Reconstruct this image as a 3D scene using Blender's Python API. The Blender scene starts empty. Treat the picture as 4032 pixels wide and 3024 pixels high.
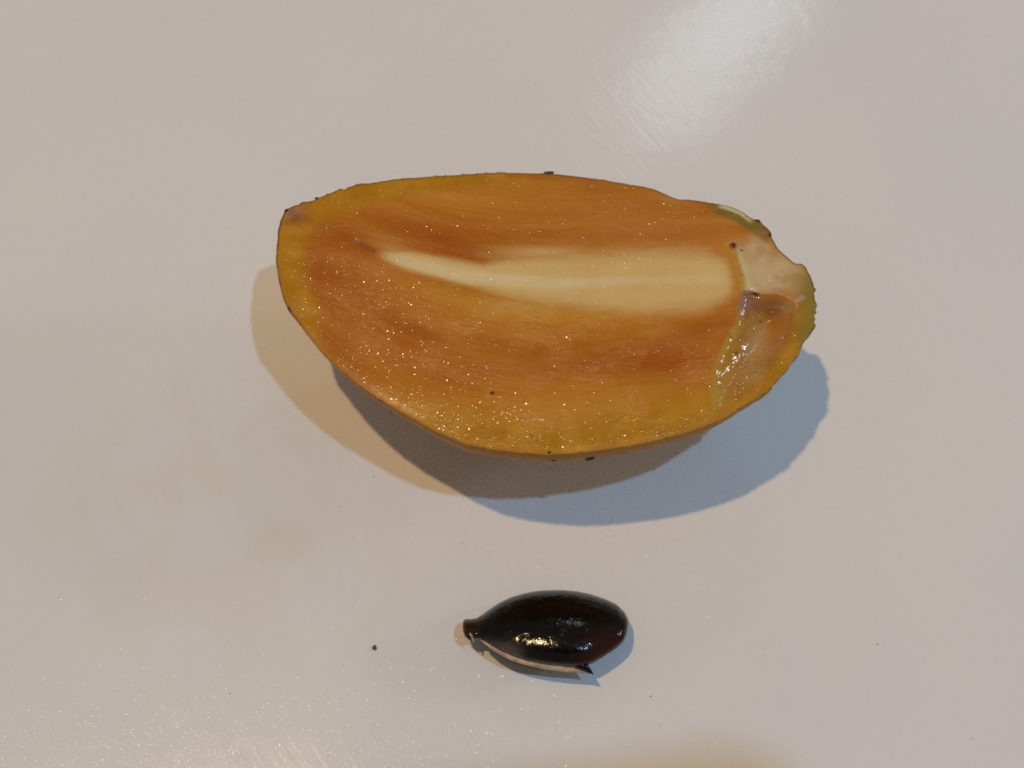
import bpy, math, random
import numpy as np
from mathutils import Vector, Matrix

MM = 0.001
rng = np.random.default_rng(11)
random.seed(11)
sc = bpy.context.scene
col = sc.collection

# ------------------------------------------------------------------ camera
TILT = math.radians(24.0)          # phone held a little in front of the fruit, leaning back
DIST = 235.0                       # mm from the lens to the board
WID = 150.0                        # mm of board across the picture
CAM = np.array([0.0, -DIST * math.sin(TILT), DIST * math.cos(TILT)])
cam_d = bpy.data.cameras.new("camera")
cam = bpy.data.objects.new("camera", cam_d)
col.objects.link(cam)
cam.location = Vector(CAM) * MM
cam.rotation_euler = (TILT, 0, 0)
cam_d.sensor_width = 36.0
cam_d.lens = 36.0 * DIST / WID
cam_d.clip_start = 0.005
cam_d.clip_end = 20.0
cam_d.dof.use_dof = True
cam_d.dof.focus_distance = 0.216
cam_d.dof.aperture_fstop = 60.0
sc.camera = cam

# ------------------------------------------------------------------ light of the room
world = bpy.data.worlds.new("World")
sc.world = world
world.use_nodes = True
bg = world.node_tree.nodes["Background"]
bg.inputs["Color"].default_value = (0.176, 0.160, 0.140, 1)
bg.inputs["Strength"].default_value = 1.0


def lamp(name, slope, height, watts, colour, radius):
    d = bpy.data.lights.new(name, "POINT")
    d.energy = watts
    d.color = colour
    d.shadow_soft_size = radius
    o = bpy.data.objects.new(name, d)
    col.objects.link(o)
    o.location = (slope[0] * height, slope[1] * height, height)
    return o


LW = (-0.206, 0.028)      # direction of the warm ceiling lamp
LC = (0.270, -0.135)      # direction of the cool ceiling lamp
lamp("warm_lamp", LW, 1.30, 26.6, (1.0, 0.664, 0.335), 0.016)
lamp("cool_lamp", LC, 1.30, 18.6, (0.35, 0.65, 1.0), 0.016)



def panel(name, loc, aim, sx, sy, watts, colour, roll=0.0):
    d = bpy.data.lights.new(name, "AREA")
    d.shape = "RECTANGLE"
    d.size, d.size_y = sx, sy
    d.energy = watts
    d.color = colour
    o = bpy.data.objects.new(name, d)
    col.objects.link(o)
    o.location = loc
    q = (Vector(aim) - o.location).to_track_quat("-Z", "Y")
    o.rotation_euler = (q.to_matrix() @ Matrix.Rotation(math.radians(roll), 3, "Z")).to_euler()
    return o


# a pale panel behind the board, seen as the soft gleam on it, and a far window at the side
panel("rear_panel_light", (0.088, 0.322, 0.36), (0.02, 0.04, 0), 0.034, 0.092, 0.066, (0.72, 0.89, 1.0), -32)
panel("side_window_light", (1.25, 0.20, 0.52), (0, 0, 0), 0.16, 0.16, 1.5, (0.84, 0.92, 1.0))

sc.view_settings.view_transform = "Standard"
sc.view_settings.look = "None"
sc.view_settings.exposure = 0.0
sc.view_settings.gamma = 1.0
sc.view_settings.use_curve_mapping = False
try:
    sc.cycles.use_denoising = False
    sc.cycles.max_bounces = 8
    sc.cycles.filter_width = 1.75
    sc.cycles.transparent_max_bounces = 12
    sc.cycles.sample_clamp_indirect = 4.0
except Exception:
    pass


# ------------------------------------------------------------------ helpers
def img2w(px, py, z):
    """picture position (photo pixels) at a given real height -> real x, y in mm"""
    px = np.asarray(px, float); py = np.asarray(py, float); z = np.asarray(z, float)
    u = (px - 2016.0) / 4032.0 * WID / DIST
    v = -(py - 1512.0) / 4032.0 * WID / DIST
    ct, st = math.cos(TILT), math.sin(TILT)
    dx = u
    dy = v * ct + st
    dz = v * st - ct
    t = (z - CAM[2]) / dz
    return CAM[0] + dx * t, CAM[1] + dy * t


def lin(c):
    c = np.asarray(c, float) / 255.0
    return np.where(c <= 0.04045, c / 12.92, ((c + 0.055) / 1.055) ** 2.4)


BOARD_SEEN = lin((187, 178, 170))


def alb(r, g, b, k=0.74):
    """surface colour whose lit look is r,g,b when the lit board looks as it does"""
    a = lin((r, g, b)) / BOARD_SEEN * k
    return (float(a[0]), float(a[1]), float(a[2]), 1.0)


def smooth(e0, e1, x):
    t = np.clip((x - e0) / (e1 - e0 + 1e-9), 0, 1)
    return t * t * (3 - 2 * t)


def seg_dist(px, py, poly, closed=True):
    P = np.asarray(poly, float)
    A = P if closed else P[:-1]
    B = np.roll(P, -1, 0) if closed else P[1:]
    best = np.full(px.shape, 1e18)
    inside = np.zeros(px.shape, bool)
    for (ax, ay), (bx, by) in zip(A, B):
        ex, ey = bx - ax, by - ay
        L = ex * ex + ey * ey + 1e-12
        t = np.clip(((px - ax) * ex + (py - ay) * ey) / L, 0, 1)
        d = (px - ax - t * ex) ** 2 + (py - ay - t * ey) ** 2
        best = np.minimum(best, d)
        if closed:
            c = ((ay > py) != (by > py)) & (px < (bx - ax) * (py - ay) / ((by - ay) + 1e-12) + ax)
            inside ^= c
    d = np.sqrt(best)
    return np.where(inside, d, -d) if closed else d


def blob(px, py, cx, cy, rx, ry, ang=0.0):
    a = math.radians(ang)
    dx, dy = px - cx, py - cy
    x = dx * math.cos(a) + dy * math.sin(a)
    y = -dx * math.sin(a) + dy * math.cos(a)
    return np.exp(-((x / rx) ** 2 + (y / ry) ** 2))


def mesh_obj(name, verts_mm, faces, mat, parent=None, origin=(0, 0, 0), smooth_shade=True, attrs=None):
    v = (np.asarray(verts_mm, float) - np.asarray(origin, float)) * MM
    me = bpy.data.meshes.new(name)
    me.from_pydata(v.tolist(), [], faces)
    if smooth_shade:
        me.polygons.foreach_set("use_smooth", [True] * len(me.polygons))
    if attrs:
        for k, a in attrs.items():
            at = me.attributes.new(k, "FLOAT", "POINT")
            at.data.foreach_set("value", np.asarray(a, np.float32))
    me.update()
    me.materials.append(mat)
    o = bpy.data.objects.new(name, me)
    col.objects.link(o)
    if parent is not None:
        o.parent = parent
    else:
        o.location = Vector(origin) * MM
    return o


def empty(name, loc_mm, label, cat, group=None):
    o = bpy.data.objects.new(name, None)
    col.objects.link(o)
    o.empty_display_size = 0.005
    o.location = Vector(loc_mm) * MM
    o["label"] = label
    o["category"] = cat
    if group:
        o["group"] = group
    return o


def tag(o, label, cat, group=None):
    o["label"] = label
    o["category"] = cat
    if group:
        o["group"] = group


class NT:
    """small node-tree writer"""
    def __init__(self, name):
        self.mat = bpy.data.materials.new(name)
        self.mat.use_nodes = True
        self.t = self.mat.node_tree
        self.b = self.t.nodes["Principled BSDF"]
        self.out = self.t.nodes["Material Output"]

    def n(self, kind, **kw):
        x = self.t.nodes.new(kind)
        for k, v in kw.items():
            setattr(x, k, v)
        return x

    def put(self, sock, v):
        if hasattr(v, "is_output"):
            self.t.links.new(v, sock)
        else:
            sock.default_value = v

    def attr(self, name):
        return self.n("ShaderNodeAttribute", attribute_name=name).outputs["Fac"]

    def m(self, op, a, b=0.0, c=0.0, clamp=False):
        x = self.n("ShaderNodeMath", operation=op, use_clamp=clamp)
        self.put(x.inputs[0], a); self.put(x.inputs[1], b); self.put(x.inputs[2], c)
        return x.outputs[0]

    def ramp(self, v, a, b, lo=0.0, hi=1.0):
        x = self.n("ShaderNodeMapRange", interpolation_type="SMOOTHSTEP")
        self.put(x.inputs["Value"], v)
        x.inputs["From Min"].default_value = a; x.inputs["From Max"].default_value = b
        x.inputs["To Min"].default_value = lo; x.inputs["To Max"].default_value = hi
        return x.outputs["Result"]

    def mix(self, fac, a, b, blend="MIX"):
        x = self.n("ShaderNodeMix", data_type="RGBA", blend_type=blend)
        self.put(x.inputs[0], fac); self.put(x.inputs[6], a); self.put(x.inputs[7], b)
        return x.outputs[2]

    def coord(self):
        return self.n("ShaderNodeTexCoord").outputs["Object"]

    def comb(self, x, y, z=0.0):
        c = self.n("ShaderNodeCombineXYZ")
        self.put(c.inputs[0], x); self.put(c.inputs[1], y); self.put(c.inputs[2], z)
        return c.outputs[0]

    def mapping(self, vec, scale=(1, 1, 1), rot=(0, 0, 0), loc=(0, 0, 0)):
        x = self.n("ShaderNodeMapping")
        self.put(x.inputs["Vector"], vec)
        x.inputs["Scale"].default_value = scale
        x.inputs["Rotation"].default_value = rot
        x.inputs["Location"].default_value = loc
        return x.outputs[0]

    def noise(self, vec, scale, detail=3.0, rough=0.5, dist=0.0):
        x = self.n("ShaderNodeTexNoise")
        self.put(x.inputs["Vector"], vec)
        x.inputs["Scale"].default_value = scale
        x.inputs["Detail"].default_value = detail
        x.inputs["Roughness"].default_value = rough
        x.inputs["Distortion"].default_value = dist
        return x.outputs["Fac"]

    def bump(self, h, dist_mm, strength=1.0, normal=None):
        x = self.n("ShaderNodeBump")
        x.inputs["Strength"].default_value = strength
        x.inputs["Distance"].default_value = dist_mm * MM
        self.put(x.inputs["Height"], h)
        if normal is not None:
            self.put(x.inputs["Normal"], normal)
        return x.outputs[0]


# ------------------------------------------------------------------ materials
def mat_board():
    t = NT("white_board")
    P = t.coord()
    big = t.noise(P, 22.0, 3, 0.55)
    fine = t.noise(P, 900.0, 2, 0.5)
    base = t.mix(t.ramp(big, 0.3, 0.7), (0.735, 0.735, 0.735, 1), (0.765, 0.757, 0.747, 1))
    # faint patchy yellowish tint to the left of the fruit
    sep = t.n("ShaderNodeSeparateXYZ"); t.put(sep.inputs[0], P)
    dx = t.m("MULTIPLY", t.m("SUBTRACT", sep.outputs[0], -0.040), 1 / 0.030)
    dy = t.m("MULTIPLY", t.m("SUBTRACT", sep.outputs[1], -0.020), 1 / 0.024)
    rr = t.m("ADD", t.m("MULTIPLY", dx, dx), t.m("MULTIPLY", dy, dy))
    st = t.m("MULTIPLY", t.ramp(rr, 1.6, 0.1), t.ramp(t.noise(P, 75.0, 2, 0.4), 0.46, 0.60))
    base = t.mix(t.m("MULTIPLY", st, 0.55), base, (0.73, 0.70, 0.62, 1))
    base = t.mix(t.ramp(fine, 0.35, 0.75, 0.0, 0.10), base, (0.62, 0.61, 0.60, 1))
    t.put(t.b.inputs["Base Color"], base)
    t.b.inputs["Specular IOR Level"].default_value = 0.34
    t.put(t.b.inputs["Roughness"], t.ramp(big, 0.3, 0.7, 0.12, 0.16))
    # knife-drawn ripple running down to the right, and a fine grain
    rp = t.mapping(t.mapping(P, rot=(0, 0, math.radians(-32))), scale=(640, 120, 1))
    ripple = t.noise(rp, 1.0, 3, 0.6, 0.6)
    wavy = t.noise(P, 110.0, 2, 0.5)
    b1 = t.bump(ripple, 0.05, 0.50)
    b2 = t.bump(wavy, 0.20, 0.26, b1)
    b3 = t.bump(fine, 0.012, 0.5, b2)
    t.put(t.b.inputs["Normal"], b3)
    return t.mat


def mat_flesh():
    t = NT("fruit_flesh")
    P = t.coord()
    u, v = t.attr("flow_u"), t.attr("flow_v")
    s_low = t.noise(t.comb(t.m("MULTIPLY", u, 0.5), t.m("MULTIPLY", v, 7.0), 1.7), 1.0, 4, 0.6, 0.3)
    s_mid = t.noise(t.comb(t.m("MULTIPLY", u, 2.6), t.m("MULTIPLY", v, 26.0), 4.2), 1.0, 4, 0.65, 0.5)
    s_fin = t.noise(t.comb(t.m("MULTIPLY", u, 5.5), t.m("MULTIPLY", v, 75.0), 9.1), 1.0, 3, 0.6, 1.2)
    mott = t.noise(P, 260.0, 4, 0.6)
    grain = t.noise(P, 1500.0, 3, 0.6)
    c = t.mix(t.ramp(s_low, 0.33, 0.68), alb(146, 80, 12), alb(160, 98, 26))
    c = t.mix(t.m("MULTIPLY", t.ramp(s_mid, 0.40, 0.70), 0.30), c, alb(166, 103, 34))
    c = t.mix(t.m("MULTIPLY", t.ramp(s_mid, 0.50, 0.28), 0.34), c, alb(140, 74, 14))
    c = t.mix(t.m("MULTIPLY", t.attr("dark"), t.ramp(s_mid, 0.2, 0.6, 0.75, 1.0)), c, alb(137, 65, 8))
    c = t.mix(t.attr("pink"), c, alb(156, 93, 36))
    jit = t.m("MULTIPLY", t.m("SUBTRACT", t.noise(P, 130.0, 3, 0.55), 0.5), 0.7)
    c = t.mix(t.attr("amber"), c, alb(166, 110, 30))
    c = t.mix(t.m("MULTIPLY", t.ramp(s_fin, 0.50, 0.72), 0.26), c, alb(176, 118, 56))
    c = t.mix(t.m("MULTIPLY", t.ramp(s_fin, 0.48, 0.28), 0.22), c, alb(138, 74, 14))
    yel = t.attr("yellow")
    ym = t.ramp(t.m("ADD", yel, t.m("MULTIPLY", jit, t.ramp(yel, 0.02, 0.3))), 0.0, 1.05)
    c = t.mix(ym, c, t.mix(t.ramp(mott, 0.35, 0.65), alb(145, 95, 9), alb(156, 106, 18)))
    cj = t.m("MULTIPLY", t.m("SUBTRACT", s_mid, 0.5), 0.35)
    k2 = t.attr("core2")
    c = t.mix(t.ramp(t.m("ADD", k2, t.m("MULTIPLY", cj, t.ramp(k2, 0.02, 0.3))), 0.05, 0.9), c, alb(181, 147, 90))
    k1 = t.attr("core1")
    c = t.mix(t.ramp(t.m("ADD", k1, t.m("MULTIPLY", cj, t.ramp(k1, 0.02, 0.3))), 0.1, 0.95), c, alb(186, 160, 114))
    c = t.mix(t.attr("tan"), c, t.mix(t.ramp(mott, 0.35, 0.65), alb(156, 119, 74), alb(174, 147, 106)))
    c = t.mix(t.attr("gold"), c, alb(168, 112, 34))
    c = t.mix(t.attr("ridge"), c, alb(178, 160, 108))
    c = t.mix(t.attr("cav_amber"), c, alb(148, 97, 30))
    c = t.mix(t.attr("cav_yellow"), c, alb(156, 114, 36))
    cb = t.mix(t.ramp(mott, 0.32, 0.66), alb(124, 70, 26), alb(156, 100, 44))
    c = t.mix(t.attr("cav_brown"), c, cb)
    c = t.mix(t.attr("milky"), c, alb(160, 126, 80))
    c = t.mix(t.attr("purple"), c, alb(132, 92, 70))
    c = t.mix(t.attr("olive"), c, alb(100, 80, 14))
    c = t.mix(t.attr("green"), c, alb(112, 98, 34))
    c = t.mix(t.attr("pale_green"), c, alb(166, 160, 112))
    c = t.mix(t.attr("scar"), c, t.mix(t.ramp(mott, 0.35, 0.65), alb(112, 66, 34), alb(142, 96, 68)))
    c = t.mix(t.attr("slit"), c, alb(126, 66, 20))
    c = t.mix(t.attr("pit"), c, alb(52, 20, 8))
    # pale torn fibres
    f1 = t.m("MULTIPLY", t.ramp(t.m("ABSOLUTE", t.m("SUBTRACT", s_fin, 0.5)), 0.020, 0.0), t.attr("fibre"))
    f1 = t.m("MULTIPLY", f1, t.ramp(t.noise(P, 190.0, 2, 0.5), 0.40, 0.60))
    c = t.mix(t.m("MULTIPLY", f1, 0.75), c, alb(196, 146, 92))
    c = t.mix(t.ramp(mott, 0.40, 0.75, 0.0, 0.16), c, alb(166, 107, 42))
    c = t.mix(t.ramp(grain, 0.62, 0.80, 0.0, 0.16), c, alb(196, 150, 96))
    c = t.mix(t.attr("rim"), c, alb(88, 54, 22))
    t.put(t.b.inputs["Base Color"], c)
    wet = t.attr("wet")
    t.put(t.b.inputs["Roughness"], t.m("SUBTRACT", 0.24, t.m("MULTIPLY", wet, 0.14)))
    t.b.inputs["Specular IOR Level"].default_value = 0.22
    t.b.inputs["Subsurface Weight"].default_value = 0.10
    t.b.inputs["Subsurface Radius"].default_value = (1.0, 0.45, 0.2)
    t.b.inputs["Subsurface Scale"].default_value = 0.0012
    b1 = t.bump(s_mid, 0.10, 0.12)
    b2 = t.bump(s_fin, 0.05, 0.28, b1)
    b3 = t.bump(t.noise(P, 620.0, 3, 0.6), 0.07, 0.45, b2)
    wb = t.bump(t.noise(P, 380.0, 2, 0.45, 1.0), 0.38, 1.0)
    nm = t.n("ShaderNodeMix", data_type="VECTOR")
    t.put(t.b.inputs["Coat Weight"], wet)
    t.b.inputs["Coat Roughness"].default_value = 0.06
    t.put(t.b.inputs["Coat Normal"], wb)
    t.put(nm.inputs[0], wet); t.put(nm.inputs[4], b3); t.put(nm.inputs[5], wb)
    t.put(t.b.inputs["Normal"], nm.outputs[1])
    return t.mat


def mat_skin():
    t = NT("fruit_skin")
    P = t.coord()
    n1 = t.noise(P, 160.0, 5, 0.6)
    n2 = t.noise(P, 700.0, 4, 0.65)
    c = t.mix(t.ramp(n1, 0.35, 0.68), alb(150, 100, 46), alb(186, 132, 78))
    c = t.mix(t.m("MULTIPLY", t.ramp(n2, 0.56, 0.68), 0.4), c, alb(100, 60, 30))
    c = t.mix(t.attr("green"), c, t.mix(t.ramp(n2, 0.4, 0.6), alb(96, 92, 30), alb(128, 118, 56)))
    c = t.mix(t.attr("near_cut"), c, alb(152, 100, 30))
    c = t.mix(t.m("MULTIPLY", t.attr("rim"), t.ramp(n1, 0.34, 0.60, 0.15, 0.9)), c, alb(100, 60, 24))
    t.put(t.b.inputs["Base Color"], c)
    t.b.inputs["Roughness"].default_value = 0.62
    t.b.inputs["Specular IOR Level"].default_value = 0.3
    t.put(t.b.inputs["Normal"], t.bump(n2, 0.15, 0.6))
    return t.mat


def mat_flake():
    t = NT("brown_skin_flake")
    P = t.coord()
    c = t.mix(t.ramp(t.noise(P, 2500.0, 3, 0.6), 0.35, 0.7), (0.030, 0.012, 0.006, 1), (0.11, 0.05, 0.022, 1))
    t.put(t.b.inputs["Base Color"], c)
    t.b.inputs["Roughness"].default_value = 0.6
    return t.mat


def mat_seed():
    t = NT("seed_shell")
    P = t.coord()
    n1 = t.noise(P, 420.0, 4, 0.6)
    n2 = t.noise(P, 1500.0, 3, 0.6)
    c = t.mix(t.ramp(n1, 0.35, 0.7), (0.0012, 0.0008, 0.0007, 1), (0.0030, 0.0016, 0.0013, 1))
    c = t.mix(t.m("MULTIPLY", t.attr("red"), t.ramp(n1, 0.2, 0.6, 0.6, 1.0)), c, (0.034, 0.0065, 0.0030, 1))
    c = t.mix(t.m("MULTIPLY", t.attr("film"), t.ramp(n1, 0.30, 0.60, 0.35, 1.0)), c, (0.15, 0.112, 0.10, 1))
    c = t.mix(t.attr("beak"), c, (0.036, 0.016, 0.009, 1))
    t.put(t.b.inputs["Base Color"], c)
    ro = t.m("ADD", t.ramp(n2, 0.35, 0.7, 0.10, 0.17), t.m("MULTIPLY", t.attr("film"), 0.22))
    t.put(t.b.inputs["Roughness"], ro)
    t.b.inputs["Specular IOR Level"].default_value = 0.38
    b1 = t.bump(t.noise(P, 520.0, 3, 0.6, 0.8), 0.16, 0.75)
    b2 = t.bump(n2, 0.03, 0.5, b1)
    t.put(t.b.inputs["Normal"], b2)
    return t.mat


def mat_simple(name, c1, c2, scale, rough, bump=0.05, spec=0.4):
    t = NT(name)
    P = t.coord()
    n = t.noise(P, scale, 4, 0.6)
    t.put(t.b.inputs["Base Color"], t.mix(t.ramp(n, 0.35, 0.66), c1, c2))
    t.b.inputs["Roughness"].default_value = rough
    t.b.inputs["Specular IOR Level"].default_value = spec
    if bump:
        t.put(t.b.inputs["Normal"], t.bump(n, bump, 0.6))
    return t.mat


def mat_film(name, rough, ior, tint=(1, 1, 1, 1)):
    """thin clear liquid: what lies below shows through, the surface glints"""
    t = NT(name)
    t.t.nodes.remove(t.b)
    tr = t.n("ShaderNodeBsdfTransparent"); tr.inputs[0].default_value = tint
    gl = t.n("ShaderNodeBsdfGlossy"); gl.inputs["Roughness"].default_value = rough
    P = t.coord()
    nb = t.bump(t.noise(P, 4000.0, 2, 0.5), 0.004, 0.3)
    t.put(gl.inputs["Normal"], nb)
    fr = t.n("ShaderNodeFresnel"); fr.inputs[0].default_value = ior
    mx = t.n("ShaderNodeMixShader")
    t.put(mx.inputs[0], fr.outputs[0]); t.put(mx.inputs[1], tr.outputs[0]); t.put(mx.inputs[2], gl.outputs[0])
    t.put(t.out.inputs[0], mx.outputs[0])
    return t.mat


M_BOARD = mat_board()
M_FLESH = mat_flesh()
M_SKIN = mat_skin()
M_FLAKE = mat_flake()
M_SEED = mat_seed()
M_HILUM = mat_simple("seed_scar", (0.40, 0.27, 0.16, 1), (0.62, 0.48, 0.34, 1), 900.0, 0.5, 0.06)
M_GROOVE = mat_simple("seed_groove", (0.035, 0.014, 0.007, 1), (0.075, 0.034, 0.015, 1), 900.0, 0.4, 0.05)
M_JUICE = mat_film("clear_juice", 0.14, 1.48)
M_DROP = mat_film("clear_drop", 0.14, 1.45)
M_CRUMB = mat_simple("dark_crumb", (0.018, 0.010, 0.008, 1), (0.10, 0.065, 0.050, 1), 2500.0, 0.5, 0.06)
M_PHONE = mat_simple("phone_glass", (0.010, 0.010, 0.011, 1), (0.014, 0.014, 0.015, 1), 60.0, 0.35, 0.0)
M_LENS = mat_simple("lens_ring", (0.03, 0.03, 0.032, 1), (0.04, 0.04, 0.042, 1), 60.0, 0.3, 0.0)

# ------------------------------------------------------------------ the board
bx, by, bz = 230.0, 190.0, 12.0
bv = [(-bx, -by, -bz), (bx, -by, -bz), (bx, by, -bz), (-bx, by, -bz), (-bx, -by, 0), (bx, -by, 0), (bx, by, 0), (-bx, by, 0)]
bf = [(0, 3, 2, 1), (4, 5, 6, 7), (0, 1, 5, 4), (1, 2, 6, 5), (2, 3, 7, 6), (3, 0, 4, 7)]
board = mesh_obj("white_board", bv, bf, M_BOARD, smooth_shade=False)
board["kind"] = "structure"

# ------------------------------------------------------------------ the cut fruit
OUT = [(1089, 1023), (1093, 980), (1097, 947), (1100, 904), (1106, 877), (1114, 855), (1127, 833), (1146, 817),
       (1174, 809), (1203, 796), (1228, 795), (1255, 782), (1282, 768), (1320, 757), (1358, 746), (1396, 730),
       (1434, 725), (1483, 722), (1495, 715), (1542, 710), (1618, 703), (1705, 696), (1787, 691), (1868, 686),
       (1976, 682), (2085, 684), (2193, 688), (2290, 698), (2382, 711), (2480, 729), (2572, 745), (2605, 760),
       (2642, 776), (2670, 787), (2718, 788), (2751, 793), (2822, 805), (2863, 812), (2890, 822), (2917, 833),
       (2944, 853), (2960, 864), (2979, 867), (2990, 876), (3012, 894), (3030, 909), (3037, 924), (3036, 938),
       (3047, 953), (3058, 975), (3080, 1000), (3101, 1016), (3120, 1035), (3142, 1039), (3156, 1037), (3171, 1051),
       (3180, 1070), (3191, 1092), (3201, 1124), (3208, 1138), (3203, 1152), (3204, 1165), (3208, 1187), (3206, 1219),
       (3203, 1256), (3197, 1284), (3183, 1313), (3161, 1346), (3148, 1378), (3123, 1415), (3094, 1451), (3062, 1487),
       (3033, 1523), (3000, 1548), (2953, 1581), (2910, 1606), (2843, 1648), (2778, 1674), (2697, 1702), (2588, 1732),
       (2480, 1752), (2398, 1765), (2317, 1776), (2236, 1784), (2154, 1787), (2100, 1784), (2040, 1780), (1936, 1767),
       (1828, 1744), (1720, 1697), (1665, 1667), (1611, 1637), (1535, 1594), (1448, 1536), (1383, 1488), (1334, 1447),
       (1296, 1409), (1248, 1355), (1204, 1303), (1166, 1249), (1144, 1224), (1133, 1208), (1117, 1170), (1103, 1115),
       (1095, 1061)]
OUT = np.array(OUT, float)


def resample(poly, n):
    P = np.vstack([poly, poly[:1]])
    d = np.concatenate([[0], np.cumsum(np.hypot(*np.diff(P, axis=0).T))])
    s = np.linspace(0, d[-1], n, endpoint=False)
    return np.stack([np.interp(s, d, P[:, 0]), np.interp(s, d, P[:, 1])], 1)


def wobble(n, freqs, amp, seed):
    r = np.random.default_rng(seed)
    th = np.linspace(0, 2 * np.pi, n, endpoint=False)
    y = np.zeros(n)
    for f in freqs:
        y += np.sin(f * th + r.uniform(0, 6.28)) * r.uniform(0.5, 1)
    return amp * y / math.sqrt(len(freqs))


NT_ = 1100
rim_px = resample(OUT, NT_)
# light smoothing, then a ragged knife edge
k = np.array([1, 2, 3, 2, 1]) / 9.0
for a in range(2):
    rim_px[:, a] = sum(k[j] * np.roll(rim_px[:, a], j - 2) for j in range(5))
CTR = np.array([2150.0, 1235.0])
rough_zone = 0.25 + blob(rim_px[:, 0], rim_px[:, 1], 1330, 770, 260, 120) + 0.9 * blob(rim_px[:, 0], rim_px[:, 1], 3150, 1080, 190, 260) \
    + 0.7 * blob(rim_px[:, 0], rim_px[:, 1], 3050, 1500, 160, 160)
rr0 = np.random.default_rng(5)
rag = rr0.normal(0, 1, NT_)
for _ in range(2):
    rag = (np.roll(rag, 1) + 2 * rag + np.roll(rag, -1)) / 4
slow = rr0.normal(0, 1, NT_)
for _ in range(40):
    slow = (np.roll(slow, 1) + 2 * slow + np.roll(slow, -1)) / 4
rag = (rag / rag.std() * 2.6 * np.clip(0.6 + slow / slow.std() * 0.5, 0.1, 1.8) + slow / slow.std() * 2.4) * rough_zone
dirv = rim_px - CTR
dirv /= np.hypot(dirv[:, 0], dirv[:, 1])[:, None]
rim_px = rim_px + dirv * rag[:, None]


def cut_z(px, py):
    """the knife plane: a little higher at the stalk end on the right"""
    return 25.5 + (px - 2150.0) / 1050.0 * 1.3 + (1235.0 - py) / 550.0 * 0.6


rings = np.concatenate([np.linspace(0.015, 0.90, 96), 1 - np.linspace(0.095, 0.0, 16) ** 1.0])
FX = (CTR[0] + np.outer(rings, rim_px[:, 0] - CTR[0])).ravel()
FY = (CTR[1] + np.outer(rings, rim_px[:, 1] - CTR[1])).ravel()
FX = np.concatenate([[CTR[0]], FX]); FY = np.concatenate([[CTR[1]], FY])
edge = np.maximum(seg_dist(FX, FY, resample(rim_px, 360)), 0)          # px from the rim

# --- regions of the cut face, in picture pixels
core_x = [1380, 1440, 1542, 1651, 1814, 1976, 2193, 2425, 2642, 2805, 2900]
core_y = [955, 983, 1010, 1042, 1082, 1103, 1118, 1106, 1104, 1104, 1104]
yc = np.interp(FX, core_x, core_y, left=950)
th_o = np.argsort(OUT[:, 0])
top_line = OUT[1:62]; bot_line = OUT[62:][::-1]
yt = np.interp(FX, top_line[:, 0], top_line[:, 1])
yb = np.interp(FX, bot_line[:, 0], bot_line[:, 1])
flow_v = np.where(FY > yc, (FY - yc) / np.maximum(yb - yc, 40), (FY - yc) / 360.0)
# fibres fan out of the left end
flow_u = FX / 420.0

w1 = np.interp(FX, [1430, 1480, 1560, 1800, 2000, 2200, 2500, 2900], [6, 16, 27, 30, 30, 28, 24, 22])
core1 = np.exp(-((FY - yc) / w1) ** 2) * smooth(1425, 1640, FX) * np.interp(FX, [1500, 2100, 2450, 2700, 2870], [1.0, 0.95, 0.70, 0.45, 0.2])
core1 += 0.30 * blob(FX, FY, 2800, 1085, 50, 60)
c2t = np.interp(FX, [1430, 1640, 1900, 2000, 2300, 2600, 2780, 2850], [980, 1000, 1050, 1030, 1015, 1005, 1008, 1030])
c2b = np.interp(FX, [1430, 1600, 1814, 2030, 2317, 2534, 2751, 2850], [1000, 1058, 1110, 1165, 1200, 1215, 1205, 1175])
c2m, c2h = (c2t + c2b) / 2, (c2b - c2t) / 2
q = np.abs(FY - c2m) / np.maximum(c2h, 6)
core2 = smooth(1.95, 0.25, q) * smooth(1425, 1620, FX) * smooth(2930, 2830, FX)
core2 = np.maximum(core2, 0.55 * blob(FX, FY, 2140, 1000, 260, 45))
core2 = np.maximum(core2, 0.40 * blob(FX, FY, 1545, 985, 90, 38, 15))
core2 = np.maximum(core2, 0.35 * blob(FX, FY, 2080, 1200, 300, 60))
lowhalf = smooth(-0.05, 0.25, flow_v)

yw = np.interp(FX, [1080, 1200, 1500, 1900, 2300, 2700, 3200], [150, 135, 90, 70, 60, 60, 60])
yw = np.where(FY > 1300, np.interp(FX, [1080, 1300, 1450, 1700, 2000, 2400, 2800, 3200], [130, 50, 60, 130, 170, 190, 170, 120]), yw)
ytop = np.interp(FX, [1080, 1300, 1600, 1950, 2100, 2600, 2750], [1.0, 0.9, 0.95, 0.75, 0.30, 0.25, 0.4])
ybot = np.interp(FX, [1080, 1200, 1300, 1480, 1700, 2100, 3000], [1.0, 0.8, 0.25, 0.30, 0.75, 1.0, 0.9])
yellow = smooth(1.25, 0.35, edge / yw) * np.where(FY > 1235, ybot, ytop)
yellow = np.maximum(yellow, 0.9 * smooth(1290, 1130, FX) * smooth(800, 960, FY) * smooth(1330, 1150, FY))

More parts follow.
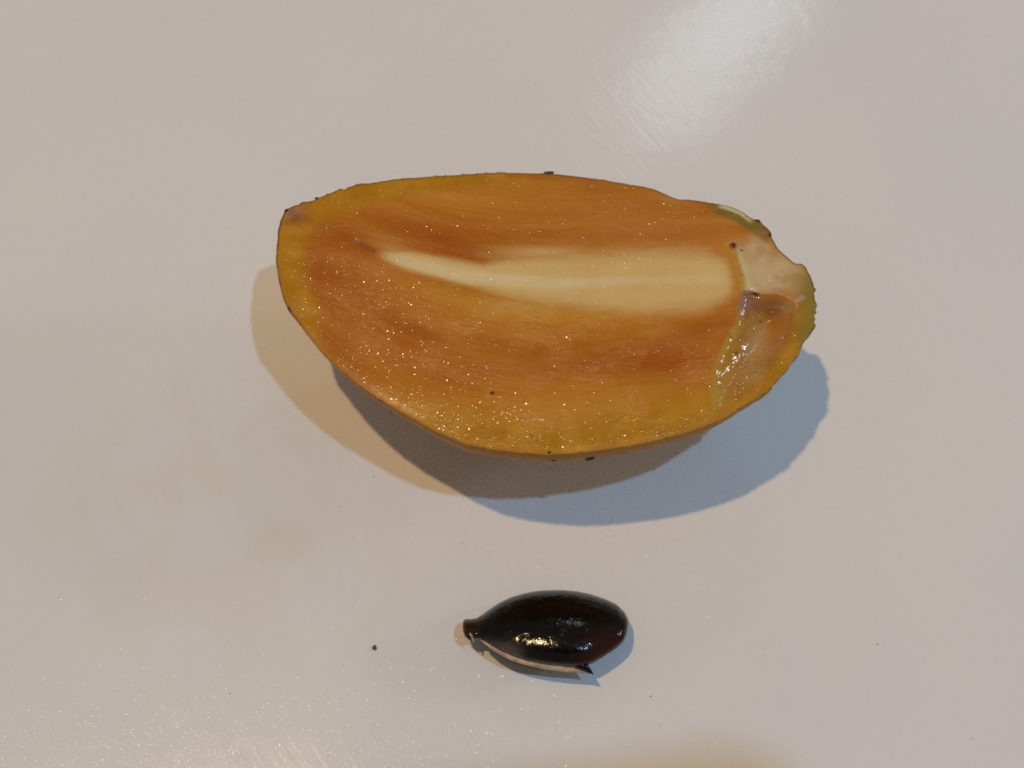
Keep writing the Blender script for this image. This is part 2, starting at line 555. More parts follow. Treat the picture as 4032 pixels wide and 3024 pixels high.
dark = (0.80 * blob(FX, FY, 1690, 925, 240, 62, 8) + 0.6 * blob(FX, FY, 1810, 1000, 130, 34, 12)
        + 0.75 * blob(FX, FY, 1260, 1110, 80, 150, -20) + 0.9 * blob(FX, FY, 1610, 1290, 190, 34, 27)
        + 0.5 * blob(FX, FY, 1380, 960, 150, 50, 25) + 0.8 * blob(FX, FY, 2790, 1280, 170, 45, -12)
        + 0.55 * blob(FX, FY, 2350, 1440, 420, 55, -3) + 0.6 * blob(FX, FY, 2650, 1410, 220, 80, -8)
        + 0.5 * blob(FX, FY, 1360, 1400, 150, 60, 48) + 0.5 * blob(FX, FY, 2350, 720, 260, 26, 6)
        + 0.35 * blob(FX, FY, 1900, 1330, 300, 30, 14) + 0.5 * blob(FX, FY, 1420, 1150, 230, 100, 22)
        + 0.35 * blob(FX, FY, 1560, 1400, 260, 60, 34) + 0.3 * blob(FX, FY, 1330, 880, 150, 40, 20))
amber = np.clip(0.75 * blob(FX, FY, 2250, 1600, 560, 85, -2) + 0.8 * blob(FX, FY, 2150, 1235, 520, 65, 3) + 0.5 * blob(FX, FY, 1750, 1160, 260, 40, 14)
                + 0.5 * blob(FX, FY, 1900, 770, 420, 50) + 0.4 * blob(FX, FY, 2880, 950, 90, 50), 0, 1)
pink = 0.6 * blob(FX, FY, 2550, 900, 330, 110, 6) + 0.6 * blob(FX, FY, 1430, 1330, 120, 70, 40) + 0.4 * blob(FX, FY, 1500, 1120, 130, 50, 20)

CAV = [(2912, 1148), (2902, 1200), (2890, 1275), (2858, 1330), (2822, 1405), (2798, 1480), (2792, 1560), (2800, 1622),
       (2870, 1600), (2960, 1545), (3045, 1455), (3112, 1362), (3142, 1270), (3140, 1205), (3100, 1172), (3050, 1158),
       (2985, 1158), (2955, 1140)]
cav = seg_dist(FX, FY, CAV)
left_wall = seg_dist(FX, FY, CAV[:8], closed=False)
cav_in = smooth(-4, 10, cav)
cav_soft = smooth(-12, 60, cav)
cav_yellow = cav_in * smooth(105, 25, left_wall) * smooth(1170, 1330, FY) * 0.9
cav_amber = cav_soft * 0.85
cav_brown = np.clip(cav_soft * (1.1 * blob(FX, FY, 3030, 1198, 105, 42, 8) + 0.85 * blob(FX, FY, 3065, 1330, 120, 48, -48)), 0, 1)
milky = np.clip(cav_in * (0.8 * blob(FX, FY, 2975, 1360, 42, 75, 10) + 0.5 * blob(FX, FY, 2950, 1480, 50, 40) + 0.6 * blob(FX, FY, 3100, 1215, 40, 30)), 0, 1)
purple = cav_in * np.clip(1.2 * blob(FX, FY, 2938, 1185, 40, 55), 0, 1)
green = np.clip(0.85 * smooth(105, 5, edge) * smooth(3100, 3170, FX) * smooth(1040, 1120, FY) * smooth(1420, 1300, FY), 0, 1)
yellow = np.maximum(yellow, 0.9 * smooth(110, 30, edge) * smooth(3040, 3120, FX) * smooth(1150, 1260, FY))
TAN = [(2890, 965), (2960, 940), (3010, 945), (3060, 990), (3130, 1045), (3175, 1075), (3160, 1160), (3080, 1160), (2985, 1155), (2930, 1148)]
tan = smooth(-45, 40, seg_dist(FX, FY, TAN))
slitline = [(2884, 968), (2898, 1010), (2910, 1060), (2924, 1105), (2928, 1148)]
sl = seg_dist(FX, FY, slitline, closed=False)
left_of = FX < np.interp(FY, [968, 1010, 1060, 1105, 1148], [2884, 2898, 2910, 2924, 2928])
gold = np.where(left_of, smooth(60, 8, sl), smooth(5, 0, sl)) * smooth(940, 975, FY) * smooth(1190, 1150, FY) * 0.9
ridge = np.where(~left_of, smooth(np.interp(FY, [970, 1150], [30, 74]), 14, sl), 0) * smooth(965, 1010, FY) * smooth(1165, 1146, FY) * 0.75
CHIP = np.array([(2790, 797), (2863, 812), (2917, 833), (2960, 864), (3000, 885), (3037, 915)], float)
chipd = seg_dist(FX, FY, CHIP, closed=False)
olive = smooth(60, 28, chipd) * smooth(2760, 2860, FX) * smooth(3050, 3005, FX) * 0.95
pale_green = smooth(19, 9, chipd) * smooth(2815, 2850, FX) * smooth(2970, 2945, FX)
scar = np.clip(1.15 * blob(FX, FY, 1158, 845, 46, 32, -20) + 0.7 * blob(FX, FY, 3010, 918, 26, 18), 0, 1)
slit2 = seg_dist(FX, FY, [(1382, 942), (1420, 962), (1452, 980), (1470, 988)], closed=False)
slit = smooth(19, 2, slit2) * smooth(1365, 1410, FX) + 0.28 * smooth(20, 2, seg_dist(FX, FY, [(1190, 850), (1240, 880), (1300, 905), (1385, 940)], closed=False))
slit = np.clip(slit, 0, 1)
pit = np.clip(1.6 * blob(FX, FY, 2887, 968, 8, 9) + 1.3 * blob(FX, FY, 2976, 1160, 12, 5, 20) + 1.0 * blob(FX, FY, 2918, 986, 4, 4)
              + 1.4 * blob(FX, FY, 1938, 1549, 6, 5) + 0.5 * blob(FX, FY, 2090, 1714, 7, 5, 60) + 0.4 * blob(FX, FY, 2115, 1735, 7, 4), 0, 1)
fibre = lowhalf * smooth(2890, 2790, FX) * (1 - cav_in)
wet = np.clip(cav_in + 0.25 * ridge, 0, 1)
darkrim = smooth(5, 2.0, edge) * (0.10 + 0.50 * np.clip(smooth(1290, 1240, FY) * smooth(2650, 2300, FX) + smooth(2690, 2760, FX) * smooth(1250, 1180, FY), 0, 1)) * (1 - smooth(34, 20, chipd) * smooth(2800, 2840, FX) * smooth(2975, 2950, FX))

# --- relief
Z = cut_z(FX, FY)
depth = np.minimum(smooth(0, 120, cav), 1) * 2.4 * smooth(1650, 1350, FY)
Z = Z - depth * smooth(0, 60, left_wall) - smooth(-10, 45, cav) * 0.35
Z = Z - 0.55 * np.where(left_of, smooth(40, 2, sl), smooth(9, 0, sl)) * smooth(950, 985, FY) * smooth(1190, 1150, FY)
Z = Z + 0.18 * ridge + 0.25 * tan * (1 - cav_in)
Z = Z - 0.18 * smooth(18, 2, slit2) * smooth(1375, 1420, FX) - 0.5 * pit
Z = Z - 1.3 * smooth(46, 4, chipd) * smooth(2770, 2870, FX) * smooth(3050, 3000, FX)
Z = Z - 0.05 * smooth(30, 0, edge)
Z = Z + 0.10 * np.sin(FX / 130.0) * np.cos(FY / 95.0) + 0.05 * np.sin(flow_v * 22 + FX / 200)
WX, WY = img2w(FX, FY, Z)

faces = []
nr = len(rings)
for j in range(NT_):
    faces.append((0, 1 + (j + 1) % NT_, 1 + j))
for i in range(nr - 1):
    a = 1 + i * NT_; b = a + NT_
    for j in range(NT_):
        j2 = (j + 1) % NT_
        faces.append((a + j, a + j2, b + j2, b + j))
cx0, cy0 = img2w(CTR[0], CTR[1], 25.5)
BASE = (float(cx0), float(cy0) + 0.0, 0.0)
fruit = empty("fruit_half", BASE, "halved ripe fruit lying cut face up, moist orange brown flesh with pale core", "fruit")
flesh = mesh_obj("flesh", np.stack([WX, WY, Z], 1), faces, M_FLESH, fruit, BASE, attrs=dict(
    flow_u=flow_u, flow_v=flow_v, core1=np.clip(core1, 0, 1), core2=np.clip(core2, 0, 1), yellow=yellow, dark=np.clip(dark * 1.2, 0, 1),
    pink=np.clip(pink, 0, 1), amber=amber, cav_yellow=cav_yellow, cav_amber=cav_amber, milky=milky, cav_brown=cav_brown, purple=purple, green=green, tan=tan * (1 - cav_in), gold=gold * (1 - cav_in),
    ridge=ridge, olive=olive, pale_green=pale_green, scar=scar, slit=slit, pit=pit, fibre=fibre, wet=wet, rim=darkrim))
flesh["label"] = "orange brown cut flesh with a pale lengthwise core"

# --- rind: a thin shell from the rim down to the board
last = slice(1 + (nr - 1) * NT_, 1 + nr * NT_)
rx, ry, rz = WX[last], WY[last], Z[last]
phis = np.concatenate([[0.0], np.linspace(0.0, math.pi / 2, 56)[1:]])
fx, fy = float(cx0) + 0.5, float(cy0) + 0.3          # where it rests
sv, sg, sr, sn = [], [], [], []
low_rim = smooth(1350, 1500, rim_px[:, 1])
thn = np.linspace(0, 2 * np.pi, NT_, endpoint=False)
lump = wobble(NT_, [3, 5, 7, 11], 0.010, 21)
gx = smooth(3060, 3170, rim_px[:, 0]) * smooth(1500, 1250, rim_px[:, 1])
chip_r = smooth(30, 10, seg_dist(rim_px[:, 0], rim_px[:, 1], CHIP, closed=False)) * smooth(2800, 2840, rim_px[:, 0]) * smooth(2975, 2950, rim_px[:, 0])
sv.append(np.stack([rx * 0.9975 + fx * 0.0025, ry * 0.9975 + fy * 0.0025, rz + 0.004], 1)); sg.append(gx); sr.append((1 - chip_r) * (1 - 0.85 * low_rim)); sn.append(low_rim)
for i, p in enumerate(phis):
    s = math.cos(p) ** 2.1 * 0.8 + math.cos(p) * 0.2
    s = s + lump * math.sin(p * 2)
    z = rz * (1 - math.sin(p) ** 1.06)
    z = np.maximum(z - 0.25 * math.sin(p) ** 8, 0.0)
    e = 1.004
    sv.append(np.stack([fx + (rx - fx) * s * e, fy + (ry - fy) * s * e, z], 1))
    sg.append(gx * math.cos(p) ** 2)
    sn.append(low_rim * math.exp(-(p / 0.20) ** 2))
    sr.append(np.full(NT_, max(0.0, 1 - p / 0.05)) * (0.2 + 0.8 * smooth(1330, 1240, rim_px[:, 1])) * (1 - chip_r))
sv = np.concatenate(sv); sg = np.concatenate(sg); sr = np.concatenate(sr); sn = np.concatenate(sn)
sf = []
for i in range(len(phis)):
    a = i * NT_; b = a + NT_
    for j in range(NT_):
        j2 = (j + 1) % NT_
        sf.append((a + j, a + j2, b + j2, b + j))
skin = mesh_obj("rind", sv, sf, M_SKIN, fruit, BASE, attrs=dict(green=sg, rim=sr, near_cut=sn))
skin["label"] = "thin tan and olive rind with brown scurf"


# --- brown flakes of skin still on the rim
def flake(cx, cy, cz, sx, sy, sz, rot, seed):
    r = np.random.default_rng(seed)
    n = 7
    ang = np.linspace(0, 2 * np.pi, n, endpoint=False) + r.uniform(-0.25, 0.25, n)
    rad = r.uniform(0.65, 1.15, n)
    x = np.cos(ang) * rad * sx; y = np.sin(ang) * rad * sy
    c, s = math.cos(rot), math.sin(rot)
    X = cx + x * c - y * s; Y = cy + x * s + y * c
    top = np.stack([X, Y, cz + sz * r.uniform(0.5, 1.2, n)], 1)
    bot = np.stack([cx + (X - cx) * 0.8, cy + (Y - cy) * 0.8, np.full(n, cz - sz)], 1)
    v = np.concatenate([top, bot])
    f = [tuple(range(n)), tuple(range(2 * n - 1, n - 1, -1))]
    f += [(j, n + j, n + (j + 1) % n, (j + 1) % n) for j in range(n)]
    return v, f


big_flakes = [(2160, 682, 24.8, 0.75, 0.22, 0.2, 0.05), (2182, 1808, 21.5, 0.85, 0.35, 0.3, 0.0), (2320, 1806, 21.5, 0.80, 0.28, 0.3, 0.05),
              (1127, 830, 23.2, 0.30, 0.22, 0.25, 0.8), (2984, 871, 26.2, 0.48, 0.20, 0.2, -0.5), (3032, 926, 26.6, 0.18, 0.36, 0.22, 0.1),
              (1140, 1218, 23.0, 0.22, 0.6, 0.2, 0.5), (1246, 783, 24.4, 0.3, 0.2, 0.2, 0.4), (2164, 1782, 25.0, 0.3, 0.25, 0.15, 0.2)]
for i, (px, py, z, sx, sy, sz, ro) in enumerate(big_flakes):
    if z > 22:                                        # sits on the rim itself
        z = float(rz[np.argmin(np.hypot(rim_px[:, 0] - px, rim_px[:, 1] - py))]) - 0.08
    x, y = img2w(px, py, z)
    v, f = flake(float(x), float(y), z, sx, sy, sz, ro, 100 + i)
    mesh_obj("skin_flake", v, f, M_FLAKE, fruit, BASE, smooth_shade=False)
allv, allf, off = [], [], 0
pr = 0.10 + 1.0 * blob(rim_px[:, 0], rim_px[:, 1], 1320, 770, 230, 90) + 0.5 * blob(rim_px[:, 0], rim_px[:, 1], 3195, 1170, 60, 120) \
    + 0.6 * blob(rim_px[:, 0], rim_px[:, 1], 1100, 950, 40, 120) + 0.35 * blob(rim_px[:, 0], rim_px[:, 1], 1750, 690, 300, 40) \
    + 0.4 * blob(rim_px[:, 0], rim_px[:, 1], 2760, 795, 120, 40)
idx = rng.choice(NT_, 110, p=pr / pr.sum())
for i, j in enumerate(idx):
    s = float(rng.uniform(0.05, 0.15))
    v, f = flake(rx[j] + rng.normal(0, 0.05), ry[j] + rng.normal(0, 0.05), rz[j] - 0.10, s * 1.5, s, 0.10, float(rng.uniform(0, 3.1)), 500 + i)
    allv.append(v); allf += [tuple(q + off for q in ff) for ff in f]; off += len(v)
o = mesh_obj("skin_scurf", np.concatenate(allv), allf, M_FLAKE, fruit, BASE, smooth_shade=False)
o["kind"] = "stuff"


# --- beads of juice standing on the cut face
def dome(cx, cy, cz, r, slope, n=10, lean=(0, 0), stretch=1.0, rot=0.0):
    """a shallow bead: 'slope' is how steep it gets at its edge"""
    h = r * slope * 0.5
    rr = [0.0, 0.35, 0.7, 1.0]
    v = [(cx, cy, cz + h)]
    c, s = math.cos(rot), math.sin(rot)
    for q in rr[1:]:
        for j in range(n):
            a = 2 * math.pi * j / n
            x, y = math.cos(a) * r * q * stretch, math.sin(a) * r * q
            v.append((cx + x * c - y * s, cy + x * s + y * c, cz + h * (1 - q * q)))
    v = np.array(v)
    v[:, 2] += (v[:, 0] - cx) * lean[0] + (v[:, 1] - cy) * lean[1]
    f = [(0, 1 + j, 1 + (j + 1) % n) for j in range(n)]
    for k_ in range(len(rr) - 2):
        a = 1 + k_ * n; b = a + n
        f += [(a + j, b + j, b + (j + 1) % n, a + (j + 1) % n) for j in range(n)]
    return v, f


cand = rng.integers(NT_ * 10, len(FX) - NT_ * 3, 60000)
area_w = np.hypot(FX[cand] - CTR[0], (FY[cand] - CTR[1]) * 1.6) / 900.0
dens = (0.10 + 0.55 * blob(FX[cand], FY[cand], 1600, 1480, 420, 190, 35) + 0.45 * blob(FX[cand], FY[cand], 1450, 1130, 330, 160, 20)
        + 0.30 * blob(FX[cand], FY[cand], 2150, 1690, 500, 90) + 0.25 * blob(FX[cand], FY[cand], 2880, 1500, 130, 160)
        + 0.22 * blob(FX[cand], FY[cand], 1600, 830, 420, 110) + 0.16 * blob(FX[cand], FY[cand], 2500, 860, 400, 110))
keep = cand[rng.random(len(cand)) < dens * area_w * 0.20]
allv, allf, off = [], [], 0
for j in keep:
    q_ = rng.random()
    R_ = float(rng.uniform(0.30, 0.7) if q_ < 0.70 else rng.uniform(0.7, 1.2) if q_ < 0.93 else rng.uniform(1.2, 2.0))
    R_ *= 0.72 if FY[j] < 1000 else 1.0 + 0.5 * float(blob(FX[j], FY[j], 1750, 1500, 560, 230, 15))
    sl_ = float(rng.uniform(0.12, 0.26)) if R_ < 1.0 else float(rng.uniform(0.10, 0.17))
    v, f = dome(WX[j], WY[j], Z[j] + 0.004, R_ * sl_, sl_, 10, lean=(float(rng.normal(0.09, 0.10)), float(rng.normal(0.17, 0.10))),
                stretch=float(rng.uniform(0.8, 1.2)), rot=float(rng.uniform(0, 3.1)))
    allv.append(v); allf += [tuple(q_ + off for q_ in ff) for ff in f]; off += len(v)
o = mesh_obj("juice_beads", np.concatenate(allv), allf, M_JUICE, flesh, BASE)
o["kind"] = "stuff"
allv, allf, off = [], [], 0  # pocket beads added here, tilted to glint in the side window
cidx = np.nonzero((cav > 12) & (FY > 1180))[0]
cw = 0.2 + blob(FX[cidx], FY[cidx], 2945, 1365, 45, 90, 8) + 0.8 * blob(FX[cidx], FY[cidx], 2920, 1470, 50, 45) + 0.5 * blob(FX[cidx], FY[cidx], 2960, 1210, 40, 40)
for j in rng.choice(cidx, 45, p=cw / cw.sum()):
    R_ = float(rng.uniform(0.5, 1.5)); sl_ = float(rng.uniform(0.16, 0.34))
    v, f = dome(WX[j], WY[j], Z[j] + 0.02, R_ * sl_, sl_, 10, lean=(float(rng.normal(-0.32, 0.22)), float(rng.normal(0.15, 0.18))),
                stretch=float(rng.uniform(0.6, 1.0)), rot=float(rng.normal(0, 0.4)))
    allv.append(v); allf += [tuple(q_ + off for q_ in ff) for ff in f]; off += len(v)
o = mesh_obj("pocket_juice", np.concatenate(allv), allf, M_JUICE, flesh, BASE)
o["kind"] = "stuff"

# ------------------------------------------------------------------ the seed
S_TOP = [(1821, 2460), (1822.5, 2446), (1830, 2438), (1855, 2437), (1875, 2434), (1895, 2422), (1920, 2403), (1960, 2375), (2009, 2351),
         (2066, 2334), (2127, 2324), (2209, 2321), (2270, 2326), (2331, 2338), (2392, 2359), (2432, 2379), (2461, 2408), (2473, 2432), (2475.5, 2448)]
S_BOT = [(1821, 2460), (1823, 2486), (1831, 2506), (1848, 2522), (1863, 2520), (1879, 2514), (1899, 2521), (1928, 2540), (1960, 2560), (2009, 2582), (2066, 2602),
         (2148, 2617), (2229, 2624), (2290, 2624), (2327, 2614), (2371, 2589), (2412, 2562), (2449, 2530), (2461, 2509), (2471, 2477), (2475.5, 2448)]
S_TOP, S_BOT = np.array(S_TOP, float), np.array(S_BOT, float)
NS, NC = 130, 72
ts = (1 - np.cos(np.linspace(0, math.pi, NS))) / 2
sx_px = 1821.3 + ts * (2475.2 - 1821.3)
st_px = np.interp(sx_px, S_TOP[:, 0], S_TOP[:, 1]); sb_px = np.interp(sx_px, S_BOT[:, 0], S_BOT[:, 1])
kk = np.array([1, 2, 1]) / 4.0
for arr in (st_px, sb_px):
    for _ in range(2):
        arr[1:-1] = kk[0] * arr[:-2] + kk[1] * arr[1:-1] + kk[2] * arr[2:]
mid_px = (st_px + sb_px) / 2
CZ = 4.2                                             # half thickness of the seed, mm
_, yt_w = img2w(sx_px, st_px, 0.0)
_, yb_w = img2w(sx_px, sb_px, 0.0)
midw, halfw = (yt_w + yb_w) / 2, (yt_w - yb_w) / 2
vx_, vy_ = img2w(sx_px, mid_px, CZ)
tanv = (vy_ - CAM[1]) / (CAM[2] - CZ)
LEAN = 0.62                                         # the ridge of the seed leans to the front
cth = CZ * np.minimum(1.0, halfw / halfw.max()) ** 0.72
cth = np.minimum(cth, 1.15 * halfw)
tane = tanv - LEAN
zc = np.full(NS, CZ)
bw = np.sqrt(np.maximum(halfw ** 2 - (cth * tane) ** 2, (0.35 * halfw) ** 2))
y0 = midw - zc * tanv
x0, _ = img2w(sx_px, mid_px, zc)
SB = (float(img2w(2150, 2480, 0)[0]), float(img2w(2150, 2480, 0)[1]), 0.0)
vv, red, film, beak = [], [], [], []
for i in range(NS):
    for j in range(NC):
        a = 2 * math.pi * j / NC
        ca, sa = math.cos(a), math.sin(a)
        # slightly keeled section
        rr_ = 1 - 0.03 * math.cos(2 * a) ** 2
        vv.append((x0[i], y0[i] + bw[i] * ca * rr_ - LEAN * cth[i] * sa * rr_, zc[i] + cth[i] * sa * rr_))
        tt = ts[i]
        red.append(math.exp(-((tt - 0.86) / 0.16) ** 2) * max(0.0, min(1.0, 0.5 - 0.9 * ca)))
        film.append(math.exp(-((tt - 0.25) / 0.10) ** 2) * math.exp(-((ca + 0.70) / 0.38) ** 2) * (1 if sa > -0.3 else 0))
        beak.append(max(0.0, 1 - tt / 0.14))
vv = np.array(vv)
vv[:, 2] = np.maximum(vv[:, 2], 0.0)
f = []
for i in range(NS - 1):
    for j in range(NC):
        j2 = (j + 1) % NC
        f.append((i * NC + j, i * NC + j2, (i + 1) * NC + j2, (i + 1) * NC + j))
f.append(tuple(range(NC - 1, -1, -1)))
f.append(tuple((NS - 1) * NC + j for j in range(NC)))
f = [tuple(reversed(q)) for q in f]
seed = empty("fruit_seed", SB, "glossy black oval seed with a small beak, lying below the cut fruit", "seed")
mesh_obj("shell", vv, f, M_SEED, seed, SB, attrs=dict(red=red, film=film, beak=beak))["label"] = "glossy black brown seed shell"


def strip(name, pts, mat, parent, origin, n=8):
    """a tapering ridge: pts = (x, y, z, half width, half height)"""
    P = np.array(pts, float)
    s = np.linspace(0, len(P) - 1, 60)
    P = np.stack([np.interp(s, np.arange(len(P)), P[:, k_]) for k_ in range(5)], 1)
    for _ in range(6):
        P[1:-1] = (P[:-2] + 2 * P[1:-1] + P[2:]) / 4
    v, fc = [], []
    for i in range(len(P)):
        d = P[min(i + 1, len(P) - 1), :3] - P[max(i - 1, 0), :3]
        d /= np.linalg.norm(d) + 1e-9
        side = np.cross(d, (0, 0, 1)); side /= np.linalg.norm(side) + 1e-9
        up = np.cross(side, d)
        for j in range(n):
            a = 2 * math.pi * j / n
            v.append(P[i, :3] + side * math.cos(a) * P[i, 3] + up * math.sin(a) * P[i, 4])
    for i in range(len(P) - 1):
        for j in range(n):
            j2 = (j + 1) % n
            fc.append((i * n + j, (i + 1) * n + j, (i + 1) * n + j2, i * n + j2))
    fc.append(tuple(range(n))); fc.append(tuple((len(P) - 1) * n + j for j in range(n - 1, -1, -1)))
    return mesh_obj(name, v, fc, mat, parent, origin)


def on(px, py, z):
    x, y = img2w(px, py, z)
    return float(x), float(y), z


# pale scar along the edge that faces down, with its dark groove
hil = [(*on(1893, 2520, 5.55), 0.10, 0.3), (*on(1945, 2556, 5.55), 0.32, 0.5), (*on(2010, 2589, 5.45), 0.42, 0.6), (*on(2080, 2610, 5.35), 0.42, 0.6),
       (*on(2150, 2624, 5.35), 0.45, 0.6), (*on(2230, 2634, 5.35), 0.42, 0.55), (*on(2290, 2642, 5.35), 0.28, 0.4), (*on(2328, 2650, 5.35), 0.10, 0.15)]
strip("hilum_scar", hil, M_HILUM, seed, SB)["label"] = "pale tan scar along the seed's edge"
gro = [(*on(1900, 2530, 5.00), 0.10, 0.2), (*on(1945, 2562, 5.00), 0.30, 0.32), (*on(2010, 2597, 4.95), 0.34, 0.32), (*on(2080, 2618, 4.85), 0.34, 0.32), (*on(2140, 2631, 4.85), 0.28, 0.3)]
strip("scar_groove", gro, M_GROOVE, seed, SB)
spur = [(*on(2270, 2612, 5.85), 0.7, 0.9), (*on(2300, 2626, 5.75), 0.62, 0.8), (*on(2318, 2640, 5.65), 0.38, 0.5), (*on(2338, 2656, 5.55), 0.03, 0.05)]
sm = strip("spur", spur, M_SEED, seed, SB, 12)
sm["label"] = "short pointed spur at the seed's lower edge"
lip = [(*on(1850, 2492, 6.65), 0.06, 0.08), (*on(1857, 2505, 6.35), 0.16, 0.2), (*on(1864, 2520, 5.85), 0.14, 0.16), (*on(1866, 2532, 5.25), 0.04, 0.05)]
strip("beak_lip", lip, M_HILUM, seed, SB)


# ------------------------------------------------------------------ bits on the board
def crumb(name, px, py, sx, sy, h, rot, seed_, label, group=None, mat=None):
    x, y = img2w(px, py, 0)
    v, f_ = flake(0, 0, h * 0.5, sx, sy, h * 0.5, rot, seed_)
    v = np.asarray(v); v[:, 2] -= v[:, 2].min()
    o_ = mesh_obj(name, v, f_, mat or M_CRUMB, None, (0, 0, 0), smooth_shade=False)
    o_.location = (float(x) * MM, float(y) * MM, 0.0)
    tag(o_, label, "crumb" if "crumb" in name else "speck", group)
    return o_


crumb("crumb", 1475, 2552, 0.36, 0.40, 0.5, 0.4, 3, "largest dark brown crumb, lying beyond the beak of the seed")
G = "tiny dark specks on the board"
SPECK = "tiny dark speck on the white board"
for i, (px, py, s, r_) in enumerate([(1390, 2121, 0.10, 0), (1823, 2137, 0.08, 1), (1470, 1875, 0.11, 0.5), (1338, 1997, 0.09, 1.1), (2562, 2742, 0.12, 1.3),
                                     (2603, 2855, 0.07, 0.3), (2080, 343, 0.07, 0), (3455, 2538, 0.13, 2.2), (3830, 2908, 0.08, 0.2), (906, 2731, 0.11, 0.9),
                                     (1880, 2950, 0.06, 0.2), (2440, 1772, 0.09, 1.0), (2410, 2050, 0.06, 1.0)]):
    lab = {2: "tiny dark speck just outside the fruit's warm shadow", 3: "tiny dark speck beside the fruit's warm shadow edge, paler",
           4: "thin dark speck on the bare board past the seed's spur", 7: "thin curved dark speck alone on the empty board far from the seed",
           6: "tiny dark speck alone on the board behind the fruit", 11: "tiny dark speck inside the fruit's shadow", 12: "tiny dark speck inside the fruit's shadow"}.get(i, SPECK)
    crumb("speck", px, py, s * 0.55, s * 1.0, 0.08, r_, 40 + i, lab, G)

GD = "small clear droplets on the board"
DROPLBL = "faint tiny droplet scattered around the seed and the phone's shadow"
drops = [(2118, 2228, 0.16), (1520, 2598, 0.22), (1536, 2612, 0.14), (1538, 2626, 0.18), (1748, 2666, 0.20), (1884, 2658, 0.22), (1978, 2661, 0.20),
         (2092, 2677, 0.16), (2051, 2786, 0.18), (2075, 2780, 0.18), (1753, 2712, 0.16), (1458, 2323, 0.14), (1326, 2339, 0.12), (1531, 2399, 0.12),
         (1500, 2642, 0.12), (1630, 2720, 0.14), (1792, 2855, 0.14), (2230, 2903, 0.14), (1980, 2490, 0.0), (1797, 2516, 0.18), (2354, 2852, 0.12), (1545, 2690, 0.12),
         (1660, 2640, 0.12), (1240, 2572, 0.12)]
for i, (px, py, r_) in enumerate(drops):
    if r_ <= 0:
        continue
    x, y = img2w(px, py, 0)
    v, f_ = dome(0, 0, 0.015, r_ * 1.5, random.uniform(0.20, 0.30), 14, lean=(random.gauss(0.05, 0.04), random.gauss(0.05, 0.05)), stretch=random.uniform(0.7, 0.9), rot=0.1)
    o_ = mesh_obj("droplet", v, f_, M_DROP)
    o_.location = (float(x) * MM, float(y) * MM, 0.00001)
    if py < 2300:
        tag(o_, "lone clear droplet on the bare board between the fruit and the seed", "droplet", GD)
    elif i in (1, 2, 3):
        tag(o_, "clear droplet in the close cluster beside the largest dark crumb", "droplet", GD)
    elif 4 <= i <= 7:
        tag(o_, "clear droplet in the loose row along the seed's shadowed scar edge", "droplet", GD)
    elif i in (8, 9):
        tag(o_, "one of a close pair of bright droplets lying off the seed's scar edge", "droplet", GD)
    elif i == 19:
        tag(o_, "clear droplet in the warm shadow beyond the seed's beak", "droplet", GD)
    elif py < 2420:
        tag(o_, "faint tiny droplet on the bare board between the crumb and the fruit's shadow", "droplet", GD)
    else:
        tag(o_, DROPLBL, "droplet", GD)

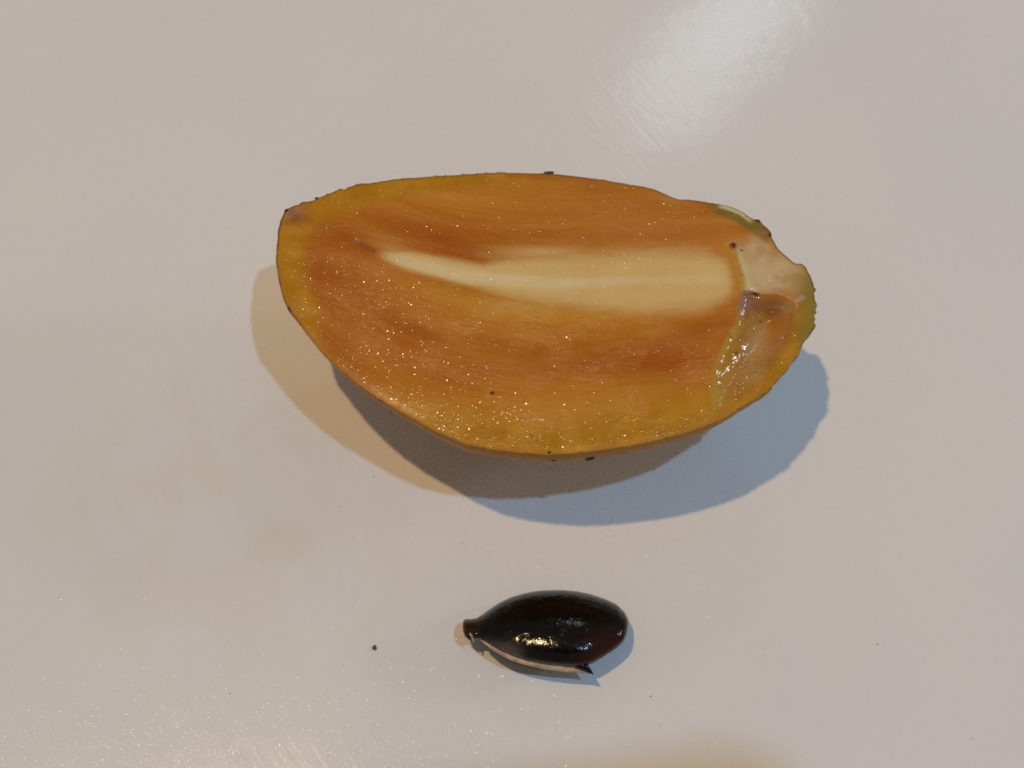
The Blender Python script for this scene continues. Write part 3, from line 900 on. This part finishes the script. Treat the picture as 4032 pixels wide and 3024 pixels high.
# fine board bumps added for the lamp's sparkle, thickest at the lower left
allv, allf, off = [], [], 0
for i in range(3650):
    if i < 3400:
        px, py = rng.normal(900, 560), 3160 - abs(rng.normal(0, 215))
    else:
        px, py = rng.uniform(0, 2300), rng.uniform(2350, 3150)
    x, y = img2w(px, py, 0)
    sl_ = float(rng.uniform(0.05, 0.20))
    r_ = float(rng.uniform(0.35, 1.0)) * sl_
    v, f_ = dome(float(x), float(y), 0.006, r_, sl_, 8, lean=(float(rng.normal(0, 0.04)), float(rng.normal(0, 0.04))), stretch=float(rng.uniform(0.7, 1.0)), rot=float(rng.uniform(-0.4, 0.4)))
    allv.append(v); allf += [tuple(q_ + off for q_ in ff) for ff in f_]; off += len(v)
for i in range(90):                                   # short knife nicks
    px, py = rng.normal(2150, 420), rng.normal(1960, 130)
    if i > 60:
        px, py = rng.uniform(1500, 3300), rng.uniform(2100, 3000)
    x, y = img2w(px, py, 0)
    v, f_ = dome(float(x), float(y), 0.004, float(rng.uniform(0.03, 0.06)), 0.25, 8, lean=(float(rng.normal(0.05, 0.12)), float(rng.normal(0.1, 0.12))),
                 stretch=float(rng.uniform(4, 12)), rot=math.radians(float(rng.normal(-68, 12))))
    allv.append(v); allf += [tuple(q_ + off for q_ in ff) for ff in f_]; off += len(v)
sp = mesh_obj("sparkle_bumps", np.concatenate(allv), allf, M_DROP)
sp["kind"] = "stuff"
tag(sp, "fine bumps and knife nicks added across the white board to catch the lamp", "bumps")

# ------------------------------------------------------------------ the phone taking the picture (its edge shades the front of the board)
PH = empty("phone", (0, 0, 0), "dark phone held over the board, its soft shadow in front of the seed", "phone")


def rounded_slab(w0, w1, h0, h1, t, r, n=8):
    pts = []
    for cx_, cy_, a0 in ((w1 - r, h1 - r, 0), (w0 + r, h1 - r, 90), (w0 + r, h0 + r, 180), (w1 - r, h0 + r, 270)):
        for q_ in range(n + 1):
            a = math.radians(a0 + 90 * q_ / n)
            pts.append((cx_ + r * math.cos(a), cy_ + r * math.sin(a)))
    n_ = len(pts)
    v = [(x, y, z) for z in (0.0, t) for x, y in pts]
    f_ = [tuple(range(n_ - 1, -1, -1)), tuple(range(n_, 2 * n_))]
    f_ += [(j, (j + 1) % n_, n_ + (j + 1) % n_, n_ + j) for j in range(n_)]
    return v, f_


v, f_ = rounded_slab(-49, 103, -53.5, 21.6, 8.0, 9.0)
mesh_obj("phone_body", v, f_, M_PHONE, PH, smooth_shade=False)
v = []
n_ = 28
for z, r_ in ((-1.2, 5.0), (-1.2, 6.2), (0.0, 6.4)):
    v += [(r_ * math.cos(2 * math.pi * j / n_), r_ * math.sin(2 * math.pi * j / n_), z) for j in range(n_)]
f_ = [tuple(range(n_))] + [(a * n_ + j, a * n_ + (j + 1) % n_, (a + 1) * n_ + (j + 1) % n_, (a + 1) * n_ + j) for a in range(2) for j in range(n_)]
mesh_obj("lens_ring", v, f_, M_LENS, PH, smooth_shade=False)
axis = Vector((0, -math.sin(TILT), math.cos(TILT)))
PH.location = (Vector(CAM) + axis * 30.0) * MM
PH.rotation_euler = (Matrix.Rotation(TILT, 4, "X") @ Matrix.Rotation(math.radians(7.5), 4, "Z")).to_euler()
